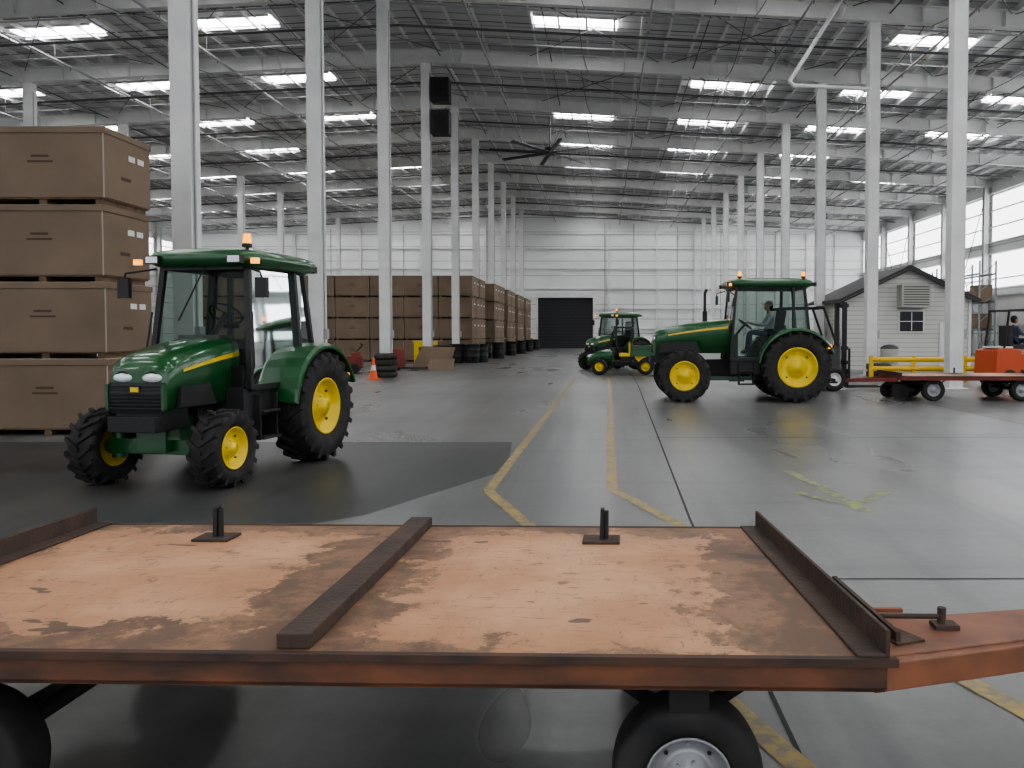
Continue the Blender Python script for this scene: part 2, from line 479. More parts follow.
b.tube([(8.95, 30.9, 14.15), (6.95, 30.9, 11.0), (7.1, 30.9, 10.85), (9.95, 31.0, 10.75), (9.95, 31.0, 9.0)], .08, 'white_steel', 10)
b.build('drain_pipe')
b = MB()
for i in range(len(ys) - 1):
    yc = (ys[i] + ys[i + 1]) / 2
    for X in (-37.9, -30.5, -23.0, -15.6, -1.15, 6.3, 13.9, 21.4):
        if (i * 7 + int(X)) % 9 == 3: continue
        xa, xb = X - 1.75, X + 1.75
        b.slab([(xa, yc - .48, zr(xa) - .03), (xb, yc - .48, zr(xb) - .03), (xb, yc + .48, zr(xb) - .03), (xa, yc + .48, zr(xa) - .03)], (0, 0, .02), 'skylight')
        for q in (-.62, .62):
            b.slab([(xa, yc + q - .05, zr(xa) - .1), (xb, yc + q - .05, zr(xb) - .1), (xb, yc + q + .05, zr(xb) - .1), (xa, yc + q + .05, zr(xa) - .1)], (0, 0, .09), 'roof_steel')
b.build('skylight')

# ------------------------------------------------------------------ floor markings
def line_strip(name, pts, w, m, z=.004):
    b = MB()
    P = [Vector((p[0], p[1], 0)) for p in pts]
    L, R = [], []
    for i, p in enumerate(P):
        a = (P[i] - P[i - 1]).normalized() if i else (P[1] - P[0]).normalized()
        c = (P[i + 1] - P[i]).normalized() if i < len(P) - 1 else a
        t = (a + c).normalized(); n = Vector((-t.y, t.x, 0)); k = w / 2 / max(.4, n.dot(Vector((-a.y, a.x, 0))))
        L.append(p + n * k); R.append(p - n * k)
    for i in range(len(P) - 1):
        b.quad([(R[i].x, R[i].y, z), (R[i + 1].x, R[i + 1].y, z), (L[i + 1].x, L[i + 1].y, z), (L[i].x, L[i].y, z)], m)
    return b.build(name)
line_strip('floor_line_marking', [(-1.0, 30), (-1.17, 8.3), (-.63, 6.83), (.70, 3.05), (1.5, .8)], .115, 'line_yellow')
line_strip('floor_line_marking', [(.22, 30), (.09, 8.41), (.64, 6.8), (1.71, 3.63), (2.6, 1.0)], .115, 'line_yellow')
line_strip('floor_arrow_marking', [(2.15, 9.5), (2.3, 8.3), (2.35, 7.3)], .13, 'line_faded', .0045)
line_strip('floor_arrow_marking', [(1.95, 8.2), (2.35, 7.6), (2.9, 8.3)], .13, 'line_faded', .005)
line_strip('floor_joint', [(1.15, 60), (1.1, 26), (.75, 7), (.74, -5)], .022, 'seam', .003)
line_strip('floor_joint', [(.8, 5.3), (26, 5.4)], .02, 'seam', .003)
line_strip('floor_joint', [(.8, 12.6), (26, 12.7)], .02, 'seam', .003)
line_strip('floor_joint', [(-20, 21.5), (26, 21.5)], .02, 'seam', .003)
line_strip('floor_joint', [(7.6, 60), (7.4, -5)], .02, 'seam', .003)
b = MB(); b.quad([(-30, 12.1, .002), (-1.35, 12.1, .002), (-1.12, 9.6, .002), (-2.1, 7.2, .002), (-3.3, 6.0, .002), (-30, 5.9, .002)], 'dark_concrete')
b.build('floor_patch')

# ------------------------------------------------------------------ wheels
def wheel(parent, name, c, R, w, rim, side, rimmat='yellow_paint', lugs=18, lh=.035):
    hw = w / 2
    b = MB(Matrix.Translation(Vector(c)))
    Rb = R - (lh if lugs else 0)
    prof = [(rim, -hw * .78), (rim + .03, -hw * .9), (rim + (Rb - rim) * .5, -hw * 1.02), (Rb - .06 * R, -hw * .96), (Rb - .015 * R, -hw * .78), (Rb, -hw * .3),
            (Rb, hw * .3), (Rb - .015 * R, hw * .78), (Rb - .06 * R, hw * .96), (rim + (Rb - rim) * .5, hw * 1.02), (rim + .03, hw * .9), (rim, hw * .78)]
    b.lathe(prof, (0, 0, 0), 'rubber', 48, closed=True)
    if lugs:
        for i in range(lugs * 2):
            sg = 1 if i % 2 else -1
            a0 = 2 * pi * i / (lugs * 2)
            da = 2 * pi / lugs * .75; th = 2 * pi / lugs * .17
            st = [(0.0 - sg * hw * .06, 0, Rb - .01, R), (sg * hw * .55, da * .55, Rb - .01, R), (sg * hw * .99, da, Rb - .06 * R, R - .012 * R), (sg * hw * 1.03, da * 1.05, Rb - .16 * R, Rb - .13 * R)]
            secs = []
            for (yy, aa, r0, r1) in st:
                q = []
                for (rr_, tt) in ((r0, -th), (r0, th), (r1, th * .8), (r1, -th * .8)):
                    an = a0 + aa + tt; q.append((rr_ * math.cos(an), yy, rr_ * math.sin(an)))
                secs.append(q)
            b.loft(secs, 'rubber', smooth=False)
    s = side
    b.lathe([(rim, hw * .80 * s), (rim * 1.03, hw * .86 * s), (rim * .99, hw * .9 * s), (rim * .94, hw * .84 * s), (rim * .90, hw * .45 * s), (rim * .62, hw * .30 * s),
             (rim * .50, hw * .34 * s), (rim * .46, hw * .55 * s), (rim * .30, hw * .58 * s), (rim * .28, hw * .8 * s), (.001, hw * .84 * s)], (0, 0, 0), rimmat, 36)
    b.lathe([(rim * 1.0, -hw * .8 * s), (rim * .9, -hw * .5 * s), (rim * .86, hw * .1 * s), (.001, hw * .1 * s)], (0, 0, 0), rimmat, 36)
    for i in range(8):
        t = 2 * pi * i / 8
        b.cyl((rim * .72 * math.cos(t), hw * .3 * s, rim * .72 * math.sin(t)), (rim * .72 * math.cos(t), hw * .42 * s, rim * .72 * math.sin(t)), rim * .05, 'dark_frame' if i % 2 else rimmat, 8)
    for i in range(6):
        t = 2 * pi * i / 6 + .2
        b.cyl((rim * .38 * math.cos(t), hw * .55 * s, rim * .38 * math.sin(t)), (rim * .38 * math.cos(t), hw * .66 * s, rim * .38 * math.sin(t)), rim * .035, rimmat, 6)
    return b.build(name, parent)

def hood_sec(x, hw, zb, zs, zt, n=12):
    q = [(x, -hw * .98, zb)]
    for i in range(n + 1):
        t = pi - pi * i / n
        cx = math.cos(t); sx = math.sin(t)
        q.append((x, hw * math.copysign(abs(cx) ** .55, cx), zs + (zt - zs) * abs(sx) ** .7))
    q.append((x, hw * .98, zb))
    return q

def tractor(name, loc, rot, P, sc=1):
    e = empty(name, loc, rot, sc)
    wb, rr, rw, rt, rrim = P['wb'], P['rr'], P['rw'], P['rt'], P['rrim']
    fr, fw, ft, frim = P['fr'], P['fw'], P['ft'], P['frim']
    nx, hx, hw = P['nose'], P['hx'], P['hw']
    zb, zf, zh = P['hood_bot'], P['hood_front'], P['hood_rear']
    c0, c1, cw, zt = P['c0'], P['c1'], P['cw'], P['roof']
    wheel(e, 'wheel_rear_left', (0, rt, rr), rr, rw, rrim, 1, lugs=20)
    wheel(e, 'wheel_rear_right', (0, -rt, rr), rr, rw, rrim, -1, lugs=20)
    wheel(e, 'wheel_front_left', (wb, ft, fr), fr, fw, frim, 1, lugs=16, lh=.028)
    wheel(e, 'wheel_front_right', (wb, -ft, fr), fr, fw, frim, -1, lugs=16, lh=.028)
    b = MB()
    L = nx - hx
    secs = []
    for t, kw, dz in ((0, 1, 0), (.3, 1.0, 0), (.6, .97, 0), (.82, .93, -.01), (.92, .9, -.03), (.975, .84, -.08), (1.0, .72, -.16)):
        x = hx + L * t; top = zh + (zf - zh) * t ** 1.3 + dz
        secs.append(hood_sec(x, hw * kw, zb + .02, top - .20, top))
    b.loft(secs, 'green_paint')
    b.build('hood', e)
    b = MB()
    for s in (-1, 1):
        sx = []
        for t, kw in ((.02, 1.0), (.3, 1.0), (.6, .97), (.82, .93)):
            top = zh + (zf - zh) * t ** 1.3
            zc = top - .20; y = s * (hw * kw + .004)
            wd = .010 + .018 * (1 - t)
            x = hx + L * t
            sx.append([(x, y, zc - wd), (x, y + s * .006, zc - wd), (x, y + s * .006, zc + wd), (x, y, zc + wd)])
        b.loft(sx, 'yellow_paint', smooth=False)
    b.build('hood_stripe', e)
    b = MB()
    b.prism([(nx - .22, zb - .02), (nx + .005, zb - .02), (nx + .035, zb + .3 * (zf - zb)), (nx + .01, zf - .27), (nx - .22, zf - .27)], -hw * .78, hw * .78, 'black_plastic', 'xz')
    for i in range(7):
        z = zb + .03 + i * (zf - .30 - zb) / 7
        b.box((nx + .028, 0, z), (.02, hw * 1.50, .014), 'black_satin')
    for s in (-1, 1):
        xa, xb = nx - .62 * L, nx - .10
        b.prism([(xa, zb + .03), (xb, zb + .03), (xb - .03, zf - .32), (xa + .12, zf - .30)], s * hw * .93, s * (hw + .008), 'black_plastic', 'xz')
        for i in range(6):
            z = zb + .07 + i * .055
            if z < zf - .34: b.box(((xa + xb) / 2 + .05, s * (hw + .012), z), ((xb - xa) * .8, .01, .012), 'black_satin')
        b.box((nx + .02, s * hw * .80, (zb + zf - .27) / 2), (.05, .03, zf - .3 - zb), 'green_paint')
    b.box((nx + .042, 0, zf - .34), (.01, .09, .05), 'yellow_paint')
    b.build('grille', e)
    b = MB()
    for s in (-1, 1):
        b.sph((nx - .015, s * hw * .42, zf - .225), .1, 'lamp_glass', 16, 8, (.55, 1.15, .5))
        b.cyl((nx - .08, s * hw * .42, zf - .225), (nx + .005, s * hw * .42, zf - .225), .075, 'black_plastic', 16)
    b.build('headlights', e)
    b = MB()
    b.box(((wb + .1) / 2, 0, rr * .80), (wb + .3, .34, .36), 'green_paint')
    b.box((wb * .62, 0, rr * .95), (wb * .5, .44, .40), 'dark_frame')
    b.box((nx - .22, 0, zb - .10), (.42, hw * 1.3, .22), 'black_satin')
    b.box((nx + .03, 0, zb - .13), (.14, hw * 1.35, .16), 'black_satin')
    b.box((wb, 0, fr * 1.02), (.2, ft * 1.7, .16), 'green_paint')
    b.cyl((wb, -ft + .05, fr), (wb, ft - .05, fr), .08, 'green_paint')
    for s in (-1, 1):
        b.cyl((wb, s * (ft - .17), fr - .12), (wb, s * (ft - .17), fr + .2), .08, 'green_paint')
    b.cyl((0, -rt + .05, rr), (0, rt - .05, rr), .13, 'green_paint', 20)
    b.box((0, 0, rr), (.5, .6, .42), 'green_paint')
    b.box((-.45, 0, rr * .85), (.5, .3, .3), 'dark_frame')
    for s in (-1, 1):
        for z in (.42, .72):
            b.box((P['stepx'], s * (cw - .02), z), (.34, .24, .03), 'black_satin')
        for dx in (-.17, .17):
            b.box((P['stepx'] + dx, s * (cw - .04), .66), (.025, .2, .52), 'black_satin')
        b.box((P['stepx'] + .02, s * (cw - .18), .82), (.7, .32, .34), 'black_satin')
    for s in (-1, 1):
        b.beam((-.3, s * .2, rr * .75), (-1.05, s * .38, rr * .6), .06, .07, 'black_satin')
        b.beam((-.35, s * .22, rr * 1.25), (-.85, s * .3, rr * 1.25), .05, .06, 'black_satin')
        b.cyl((-.85, s * .3, rr * 1.25), (-.9, s * .36, rr * .62), .02, 'black_satin', 8)
    b.cyl((-.4, 0, rr * 1.2), (-1.0, 0, rr * 1.15), .03, 'black_satin', 8)
    b.box((-.75, 0, .42), (.9, .08, .05), 'black_satin')
    b.build('chassis', e, bevel=.012)
    b = MB()
    R0 = rr + .06
    yi, yo = cw - .06, rt + rw * .5 + .01
    for s in (-1, 1):
        secs = []
        for i in range(15):
            t = math.radians(8 + (158 - 8) * i / 14)
            p0 = (R0 * math.cos(t), rr + R0 * math.sin(t)); p1 = ((R0 + .035) * math.cos(t), rr + (R0 + .035) * math.sin(t))
            secs.append([(p0[0], s * yi, p0[1]), (p0[0], s * yo, p0[1] - .02), (p1[0], s * yo, p1[1] - .02), (p1[0], s * (yo - .04), p1[1] + .012), (p1[0], s * yi, p1[1] + .012)])
        b.loft(secs, 'green_paint', smooth=False)
        pts = [(R0 * math.cos(math.radians(8 + 150 * i / 14)), rr + R0 * math.sin(math.radians(8 + 150 * i / 14))) for i in range(15)]
        b.prism(pts, s * yi, s * (yi - .03), 'green_paint', 'xz')
        b.box((-R0 * .87, s * (yo - .12), rr + R0 * .55), (.05, .16, .1), 'amber')
    b.build('fenders', e)
    b = MB()
    fz = .98 if P['cab'] else rr + .15
    sx_ = P.get('seatx', c0 + .42)
    b.box(((c0 + c1) / 2, 0, fz), (c1 - c0, cw * 1.7, .06), 'interior_grey')
    b.box((sx_, 0, fz + .24), (.42, .45, .42), 'black_satin')
    b.box((sx_ - .02, 0, fz + .49), (.50, .52, .12), 'black_satin')
    b.box((sx_ - .29, 0, fz + .86), (.12, .48, .66), 'black_satin', Matrix.Rotation(-.15, 3, 'Y'))
    for s in (-1, 1): b.box((sx_, s * .33, fz + .72), (.34, .07, .05), 'black_satin')
    b.box((c1 - .12, 0, fz + .30), (.26, .5, .62), 'interior_grey')
    sw = Vector((sx_ + .56, 0, fz + .86)); ax = Vector((-.6, 0, .8)).normalized()
    b.cyl((c1 - .16, 0, fz + .5), sw, .03, 'black_satin', 8)
    u = Vector((0, 1, 0)); w = ax.cross(u)
    ring = [sw + (u * math.cos(2 * pi * i / 20) + w * math.sin(2 * pi * i / 20)) * .19 for i in range(21)]
    b.tube(ring, .014, 'black_plastic', 6)
    for i in range(3):
        t = 2 * pi * i / 3; b.cyl(sw, sw + (u * math.cos(t) + w * math.sin(t)) * .19, .01, 'black_plastic', 6)
    b.build('seat_and_controls', e, bevel=.015)
    if P['cab']:
        ztp = zt - .20
        sl = .14
        A = lambda s, z: (c1 - sl * max(0, (z - 1.2) / (ztp - 1.2)), s * (cw - .10 * (z - 1) / (ztp - 1)), z)
        B = lambda s, z: ((c0 + .42), s * (cw + .01 - .10 * (z - 1) / (ztp - 1)), z)
        C = lambda s, z: (c0 + .10 * (z - 1.2), s * (cw - .02 - .10 * (z - 1) / (ztp - 1)), z)
        b = MB()
        rz = rr * 1.55
        for s in (-1, 1):
            b.beam(A(s, .98), A(s, ztp), .055, .065, 'black_plastic', (0, 1, 0))
            b.beam(B(s, 1.0), B(s, ztp), .06, .09, 'black_plastic', (0, 1, 0))
            b.beam(C(s, rz), C(s, ztp), .055, .06, 'black_plastic', (0, 1, 0))
            b.beam(A(s, ztp), C(s, ztp), .06, .08, 'black_plastic')
            b.beam(A(s, 1.0), B(s, 1.0), .05, .07, 'black_plastic')
            b.beam(B(s, rz), C(s, rz), .05, .06, 'black_plastic')
            b.beam(B(s, 1.0), (C(s, rz)[0], C(s, rz)[1], rz), .04, .05, 'black_plastic')
            hb = B(s, 1.35); b.box((hb[0] + .1, hb[1] + s * .04, 1.35), (.12, .03, .04), 'black_plastic')
            b.tube([(c1 + .02, s * (cw + .04), 1.15), (c1 + .01, s * (cw + .06), 1.25), (c1 - .06, s * (cw + .0), 1.85)], .012, 'black_plastic', 6)
            b.prism([(c0 + .42, 1.0), (c0 + .60, 1.0), (c0 + .50, 1.45), (c0 + .42, 1.6)], s * (cw - .06), s * (cw - .03), 'black_plastic', 'xz')
        b.beam(A(-1, ztp), A(1, ztp), .06, .08, 'black_plastic'); b.beam(C(-1, ztp), C(1, ztp), .06, .08, 'black_plastic')
        b.beam(C(-1, rz), C(1, rz), .06, .06, 'black_plastic')
        b.box((c1 - .03, 0, 1.10), (.06, cw * 1.7, .28), 'black_plastic')
        b.cyl((c1 - .06, .05, ztp - .02), (c1 + .0, -.25, 1.75), .01, 'black_plastic', 6)
        b.box(((c0 + c1) / 2, 0, ztp - .03), (c1 - c0 - .15, cw * 1.6, .05), 'interior_grey')
        b.build('cab_frame', e, bevel=.01)
        b = MB()
        for s in (-1, 1):
            b.quad([A(s, 1.02), B(s, 1.02), B(s, ztp), A(s, ztp)], 'cab_glass')
            b.quad([B(s, rz), C(s, rz), C(s, ztp), B(s, ztp)], 'cab_glass')
        b.quad([A(-1, 1.2), A(1, 1.2), A(1, ztp), A(-1, ztp)], 'cab_glass')
        b.quad([C(-1, rz), C(1, rz), C(1, ztp), C(-1, ztp)], 'cab_glass')
        b.build('cab_glass', e)
        b = MB()
        xf, xr_ = c1 + .06, c0 - .08
        def rs(z, inx, iny):
            pts = []; n = 28
            cx, cy = (xf + xr_) / 2, 0; ax_, ay = (xf - xr_) / 2 - inx, cw + .07 - iny
            for i in range(n):
                t = 2 * pi * i / n; c, s = math.cos(t), math.sin(t)
                pts.append((cx + ax_ * math.copysign(abs(c) ** .35, c), cy + ay * math.copysign(abs(s) ** .35, s), z))
            return pts
        b.loft([rs(ztp - .02, .08, .08), rs(ztp + .02, .0, .0), rs(ztp + .10, -.01, -.01), rs(ztp + .14, .02, .02), rs(ztp + .17, .10, .10), rs(zt, .25, .2)], 'green_paint')
        b.build('roof', e)
        b = MB()
        for s in (-1, 1):
            for x, d in ((xf, 1), (xr_, -1)):
                b.box((x, s * (cw - .12), ztp + .05), (.07, .17, .09), 'black_plastic')
                b.box((x + d * .035, s * (cw - .12), ztp + .05), (.01, .14, .07), 'lamp_glass')
            b.box((xf - .03, s * (cw + .10), ztp + .03), (.05, .08, .06), 'amber')
            b.tube([(c1 - .08, s * cw * .93, ztp - .04), (c1 + .10, s * (cw + .20), ztp - .10), (c1 + .10, s * (cw + .22), ztp - .16)], .012, 'black_plastic', 6)
            b.box((c1 + .10, s * (cw + .22), ztp - .27), (.05, .14, .22), 'black_plastic')
        for bx, by in P['beacon']:
            b.cyl((bx, by, ztp + .1), (bx, by, zt + .02), .02, 'black_plastic', 8)
            b.cyl((bx, by, zt + .0), (bx, by, zt + .04), .055, 'black_plastic', 12)
            b.cyl((bx, by, zt + .04), (bx, by, zt + .15), .05, 'amber', 12, r1=.038)
        b.build('lights_and_mirrors', e)
    if P.get('exhaust'):
        ex, ey, ez = P['exhaust']
        b = MB()
        b.cyl((ex, ey, zh - .1), (ex, ey, zh + .2), .06, 'black_satin', 12)
        b.tube([(ex, ey, zh + .15), (ex, ey, ez - .1), (ex - .04, ey, ez)], .035, 'black_satin', 10)
        b.build('exhaust_pipe', e)
    return e

small = dict(wb=1.88, rr=.69, rw=.42, rt=.68, rrim=.35, fr=.41, fw=.30, ft=.69, frim=.22, nose=2.26, hx=1.12, hw=.39,
             hood_bot=.82, hood_front=1.38, hood_rear=1.58, c0=-.20, c1=1.28, cw=.62, roof=2.58, stepx=1.0, cab=True,
             beacon=((1.14, .52),), exhaust=None)
large = dict(wb=2.62, rr=.82, rw=.44, rt=.80, rrim=.46, fr=.62, fw=.34, ft=.80, frim=.34, nose=3.28, hx=1.50, hw=.40,
             hood_bot=1.12, hood_front=1.72, hood_rear=1.96, c0=-.38, c1=1.52, cw=.74, roof=2.92, stepx=1.15, cab=True,
             beacon=((1.3, .62), (-.2, .62)), exhaust=(2.0, -.33, 2.70), seatx=.50)
tractor('tractor', (-4.35, 10.50, 0), math.radians(-99), small)
tractor('tractor', (4.52, 20.0, 0), math.radians(180), large)
tractor('tractor', (1.15, 37.6, 0), math.radians(-140), small)

# ------------------------------------------------------------------ utility vehicle
def utv(loc, rot):
    e = empty('utility_vehicle', loc, rot)
    k = 0
    for x in (.95, -.85):
        for s in (-1, 1):
            k += 1; wheel(e, 'wheel_%d' % k, (x, s * .58, .32), .32, .26, .17, s, lugs=14, lh=.02)
    b = MB()
    secs = []
    for x, hw_, top in ((.45, .55, 1.0), (.75, .56, .98), (1.1, .54, .90), (1.35, .48, .76), (1.42, .42, .62)):
        secs.append(hood_sec(x, hw_, .42, top - .18, top))
    b.loft(secs, 'green_paint')
    b.prism([(-1.35, .72), (-.30, .72), (-.30, 1.12), (-1.38, 1.12)], -.66, .66, 'green_paint', 'xz')
    b.build('body', e)
    b = MB()
    b.box((0, 0, .42), (2.4, .9, .14), 'black_satin'); b.box((.1, 0, .5), (.9, 1.1, .06), 'black_satin')
    b.box((-.83, 0, 1.1), (.98, 1.22, .06), 'black_plastic')
    b.box((1.43, 0, .52), (.08, .8, .16), 'black_satin'); b.box((.46, 0, .95), (.12, 1.0, .2), 'black_plastic')
    for s in (-1, 1):
        b.sph((1.38, s * .36, .72), .07, 'lamp_glass', 12, 6)
        b.tube([(-.28, s * .55, .5), (-.3, s * .53, 1.85), (.35, s * .52, 1.87), (.62, s * .54, 1.0)], .03, 'black_satin', 8)
    b.tube([(-.3, -.53, 1.85), (-.3, .53, 1.85)], .03, 'black_satin'); b.tube([(.35, -.52, 1.87), (.35, .52, 1.87)], .03, 'black_satin')
    b.build('frame', e, bevel=.01)
    b = MB()
    for s in (-1, 1):
        b.box((-.05, s * .27, .78), (.46, .48, .12), 'yellow_paint'); b.box((-.24, s * .27, 1.05), (.1, .46, .48), 'yellow_paint')
        b.box((-.05, s * .27, .62), (.4, .4, .22), 'black_satin')
    b.cyl((.42, .27, 1.0), (.28, .27, 1.1), .02, 'black_satin', 8); b.cyl((.27, .27, 1.1), (.29, .27, 1.12), .17, 'black_satin', 16)
    b.build('seats', e, bevel=.02)
utv((.85, 32.6, 0), math.radians(176))

# ------------------------------------------------------------------ seated people
def person(loc, rot, shirt='shirt_light', cap=True, grip=(.40, .18, .36)):
    e = empty('person', loc, rot)
    J = {'pelvis': (0, 0, .10, .135), 'belly': (-.02, 0, .24, .125), 'chest': (-.03, 0, .41, .145), 'nb': (-.02, 0, .53, .075), 'neck': (0, 0, .61, .052)}
    E = [('pelvis', 'belly'), ('belly', 'chest'), ('chest', 'nb'), ('nb', 'neck')]
    gx, gy, gz = grip
    for s, t in ((1, 'l'), (-1, 'r')):
        J['sh' + t] = (-.03, s * .185, .50, .065); J['el' + t] = (.12, s * .26, .28, .045); J['wr' + t] = (gx - .09, s * gy, gz - .03, .028)
        J['hip' + t] = (.05, s * .10, .09, .092); J['kn' + t] = (.46, s * .13, .11, .062); J['an' + t] = (.52, s * .13, -.33, .042); J['to' + t] = (.66, s * .14, -.39, .038)
        E += [('chest', 'sh' + t), ('sh' + t, 'el' + t), ('el' + t, 'wr' + t), ('pelvis', 'hip' + t), ('hip' + t, 'kn' + t), ('kn' + t, 'an' + t), ('an' + t, 'to' + t)]
    names = list(J); idx = {n: i for i, n in enumerate(names)}
    me = bpy.data.meshes.new('body_cage')
    me.from_pydata([J[n][:3] for n in names], [(idx[a], idx[c]) for a, c in E], [])
    ob = bpy.data.objects.new('body', me); COL.objects.link(ob)
    ob.modifiers.new('skin', 'SKIN')
    if not me.skin_vertices:
        bm = bmesh.new(); bm.from_mesh(me); bm.verts.layers.skin.verify(); bm.to_mesh(me); bm.free()
    sv = me.skin_vertices[0].data
    for n in names:
        sv[idx[n]].radius = (J[n][3], J[n][3]); sv[idx[n]].use_root = (n == 'pelvis')
    ss = ob.modifiers.new('sub', 'SUBSURF'); ss.levels = 2; ss.render_levels = 2
    dg = bpy.context.evaluated_depsgraph_get(); dg.update()
    m2 = bpy.data.meshes.new_from_object(ob.evaluated_get(dg))
    m2.materials.clear()
    for n in (shirt, 'pants_denim', 'skin', 'boot'): m2.materials.append(MATS[n])
    for p in m2.polygons:
        c = p.center; p.use_smooth = True
        if c.z > .57: k = 2
        elif c.z < -.27: k = 3
        elif c.z < .155 and (c.x > -.2) and abs(c.y) < .24: k = 1
        elif c.x > .26 and abs(c.y) < .24 and c.z < .24: k = 1
        elif c.x > gx - .11: k = 2
        else: k = 0
        p.material_index = k
    ob.modifiers.clear(); ob.data = m2; ob.parent = e
    def shape(p):
        z = p.z - .74; x = p.x
        if z < 0:
            f = 1 - .9 * (-z / .13) ** 2 * .35
            p.y *= f
            if x < .02: p.x = .02 + (x - .02) * (1 - .45 * (-z / .13))
        return p
    b = MB(fn=shape)
    b.sph((.02, 0, .74), .105, 'skin', 24, 18, (.92, .74, 1.2))
    b.build('head', e)
    b = MB()
    b.loft([[(.105, -.012, .765), (.105, .012, .765), (.100, .010, .77), (.100, -.010, .77)], [(.135, -.017, .725), (.135, .017, .725), (.10, .02, .718), (.10, -.02, .718)]], 'skin')
    for s in (-1, 1):
        b.sph((.106, s * .032, .755), .0115, 'label_white', 10, 6); b.sph((.115, s * .032, .755), .006, 'eye_dark', 8, 6)
        b.box((.112, s * .034, .776), (.012, .034, .006), 'hair_dark')
        b.sph((.01, s * .080, .745), .028, 'skin', 12, 8, (.6, .35, 1))
    b.box((.104, 0, .683), (.012, .045, .008), 'red_paint')
    b.build('face', e, bevel=.002)
    b = MB()
    b.sph((-.005, 0, .775), .106, 'cap_fabric' if cap else 'hair_dark', 24, 14, (.98, .80, .95))
    b.sph((-.02, 0, .745), .102, 'hair_dark', 20, 12, (.85, .80, 1.0))
    if cap:
        b.prism([(.06, -.07), (.16, -.06), (.185, 0), (.16, .06), (.06, .07)], .795, .805, 'cap_fabric', 'xy')
    b.build('hair_and_cap', e)
    for s, nm in ((1, 'hand_left'), (-1, 'hand_right')):
        b = MB()
        w0 = Vector((gx - .09, s * gy, gz - .03)); f = Vector((.95, 0, .30)).normalized(); up = Vector((-.3, 0, .95)).normalized(); yy = Vector((0, 1, 0))
        R = Matrix((f, yy, up)).transposed()
        b.box(w0 + f * .05, (.085, .078, .028), 'skin', R)
        for i, ln in enumerate((.062, .075, .080, .070)):
            p0 = w0 + f * .088 + yy * s * (.030 - .020 * i)
            p1 = p0 + f * ln * .42 - up * .008; p2 = p1 + (f * .25 - up * .95).normalized() * ln * .36; p3 = p2 + (-f * .7 - up * .7).normalized() * ln * .28
            b.tube([p0, p1, p2, p3], .0088, 'skin', 8); b.sph(p3, .0088, 'skin', 8, 6)
        t0 = w0 + f * .025 - yy * s * .036; t1 = t0 + (f * .6 - yy * s * .7).normalized() * .038; t2 = t1 + (f * .5 - up * .8).normalized() * .03
        b.tube([t0, t1, t2], .0105, 'skin', 8); b.sph(t2, .0105, 'skin', 8, 6)
        b.build(nm, e, bevel=.008)
    return e
person((4.52 - .48, 20.0, 1.53), pi, 'shirt_light', True, (.52, .17, .36))

# ------------------------------------------------------------------ flatbed cart
def small_wheel(parent, name, c, R, w, side):
    wheel(parent, name, c, R, w, R * .56, side, 'wheel_grey', lugs=0)

def cart(name, loc, rot, L, W, H, mid=True, wx=None, fascia='orange_rusty', wr=.25, skew=0):
    e = empty(name, loc, rot)
    hl, hw = L / 2, W / 2
    def fn(p):
        if p.x > .3: p.x -= skew * p.y * (p.x - .3) / (hl - .3)
        return p
    b = MB(fn=fn)
    b.box((0, 0, H - .006), (L, W, .012), 'deck_paint')
    b.build('deck', e)
    b = MB(fn=fn)
    for s in (-1, 1):
        b.box((0, s * (hw - .006), H - .060), (L - .02, .012, .085), fascia)
        b.box((0, s * (hw - .035), H - .098), (L - .02, .07, .012), fascia)
        b.box((0, s * (hw + .010), H - .010), (L + .04, .026, .024), 'rust_lip')
        b.box((s * (hl - .006), 0, H - .060), (.012, W - .02, .085), fascia)
    for i in range(7):
        b.box((-hl + L * (i + .5) / 7, 0, H - .06), (.05, W - .05, .08), 'dark_frame')
    b.build('frame', e)
    b = MB(fn=fn)
    for s in (-1, 1):
        b.box((s * (hl - .006), 0, H + .042), (.014, W + .02, .084), 'rust_steel')
        b.box((s * (hl - .045), 0, H + .006), (.09, W + .02, .010), 'rust_steel')
    b.build('end_rails', e, bevel=.003)
    if mid:
        b = MB()
        b.box((-.035, .01, H + .024), (.105, W - .02, .046), 'rust_steel')
        b.build('center_beam', e, bevel=.004)
    b = MB()
    for x in ((-.93, .86) if mid else (0,)):
        b.box((x, hw - .26, H + .006), (.17, .14, .012), 'rust_steel')
        b.beam((x + .0, hw - .26, H), (x + .005, hw - .26, H + .15), .045, .018, 'black_satin')
        b.cyl((x + .02, hw - .26, H + .012), (x + .02, hw - .26, H + .14), .014, 'black_satin', 8)
    b.build('stake_posts', e, bevel=.003)
    wx = wx or (-hl + .6, hl - .55)
    b = MB()
    for x in wx:
        b.cyl((x, -hw + .12, wr), (x, hw - .12, wr), .035, 'dark_frame')
        for s in (-1, 1):
            b.prism([(x - .38, H - .12), (x - .3, H - .18), (x, wr + .03), (x + .3, H - .18), (x + .38, H - .12), (x, wr + .08)], s * (hw - .38), s * (hw - .32), 'dark_frame', 'xz')
        b.box((x, 0, H - .15), (.12, W - .1, .09), 'dark_frame')
    b.build('axles', e)
    k = 0
    for x in wx:
        for s in (-1, 1):
            k += 1
            small_wheel(e, 'wheel_%d' % k, (x, s * (hw - .14), wr), wr, .17, s)
    return e

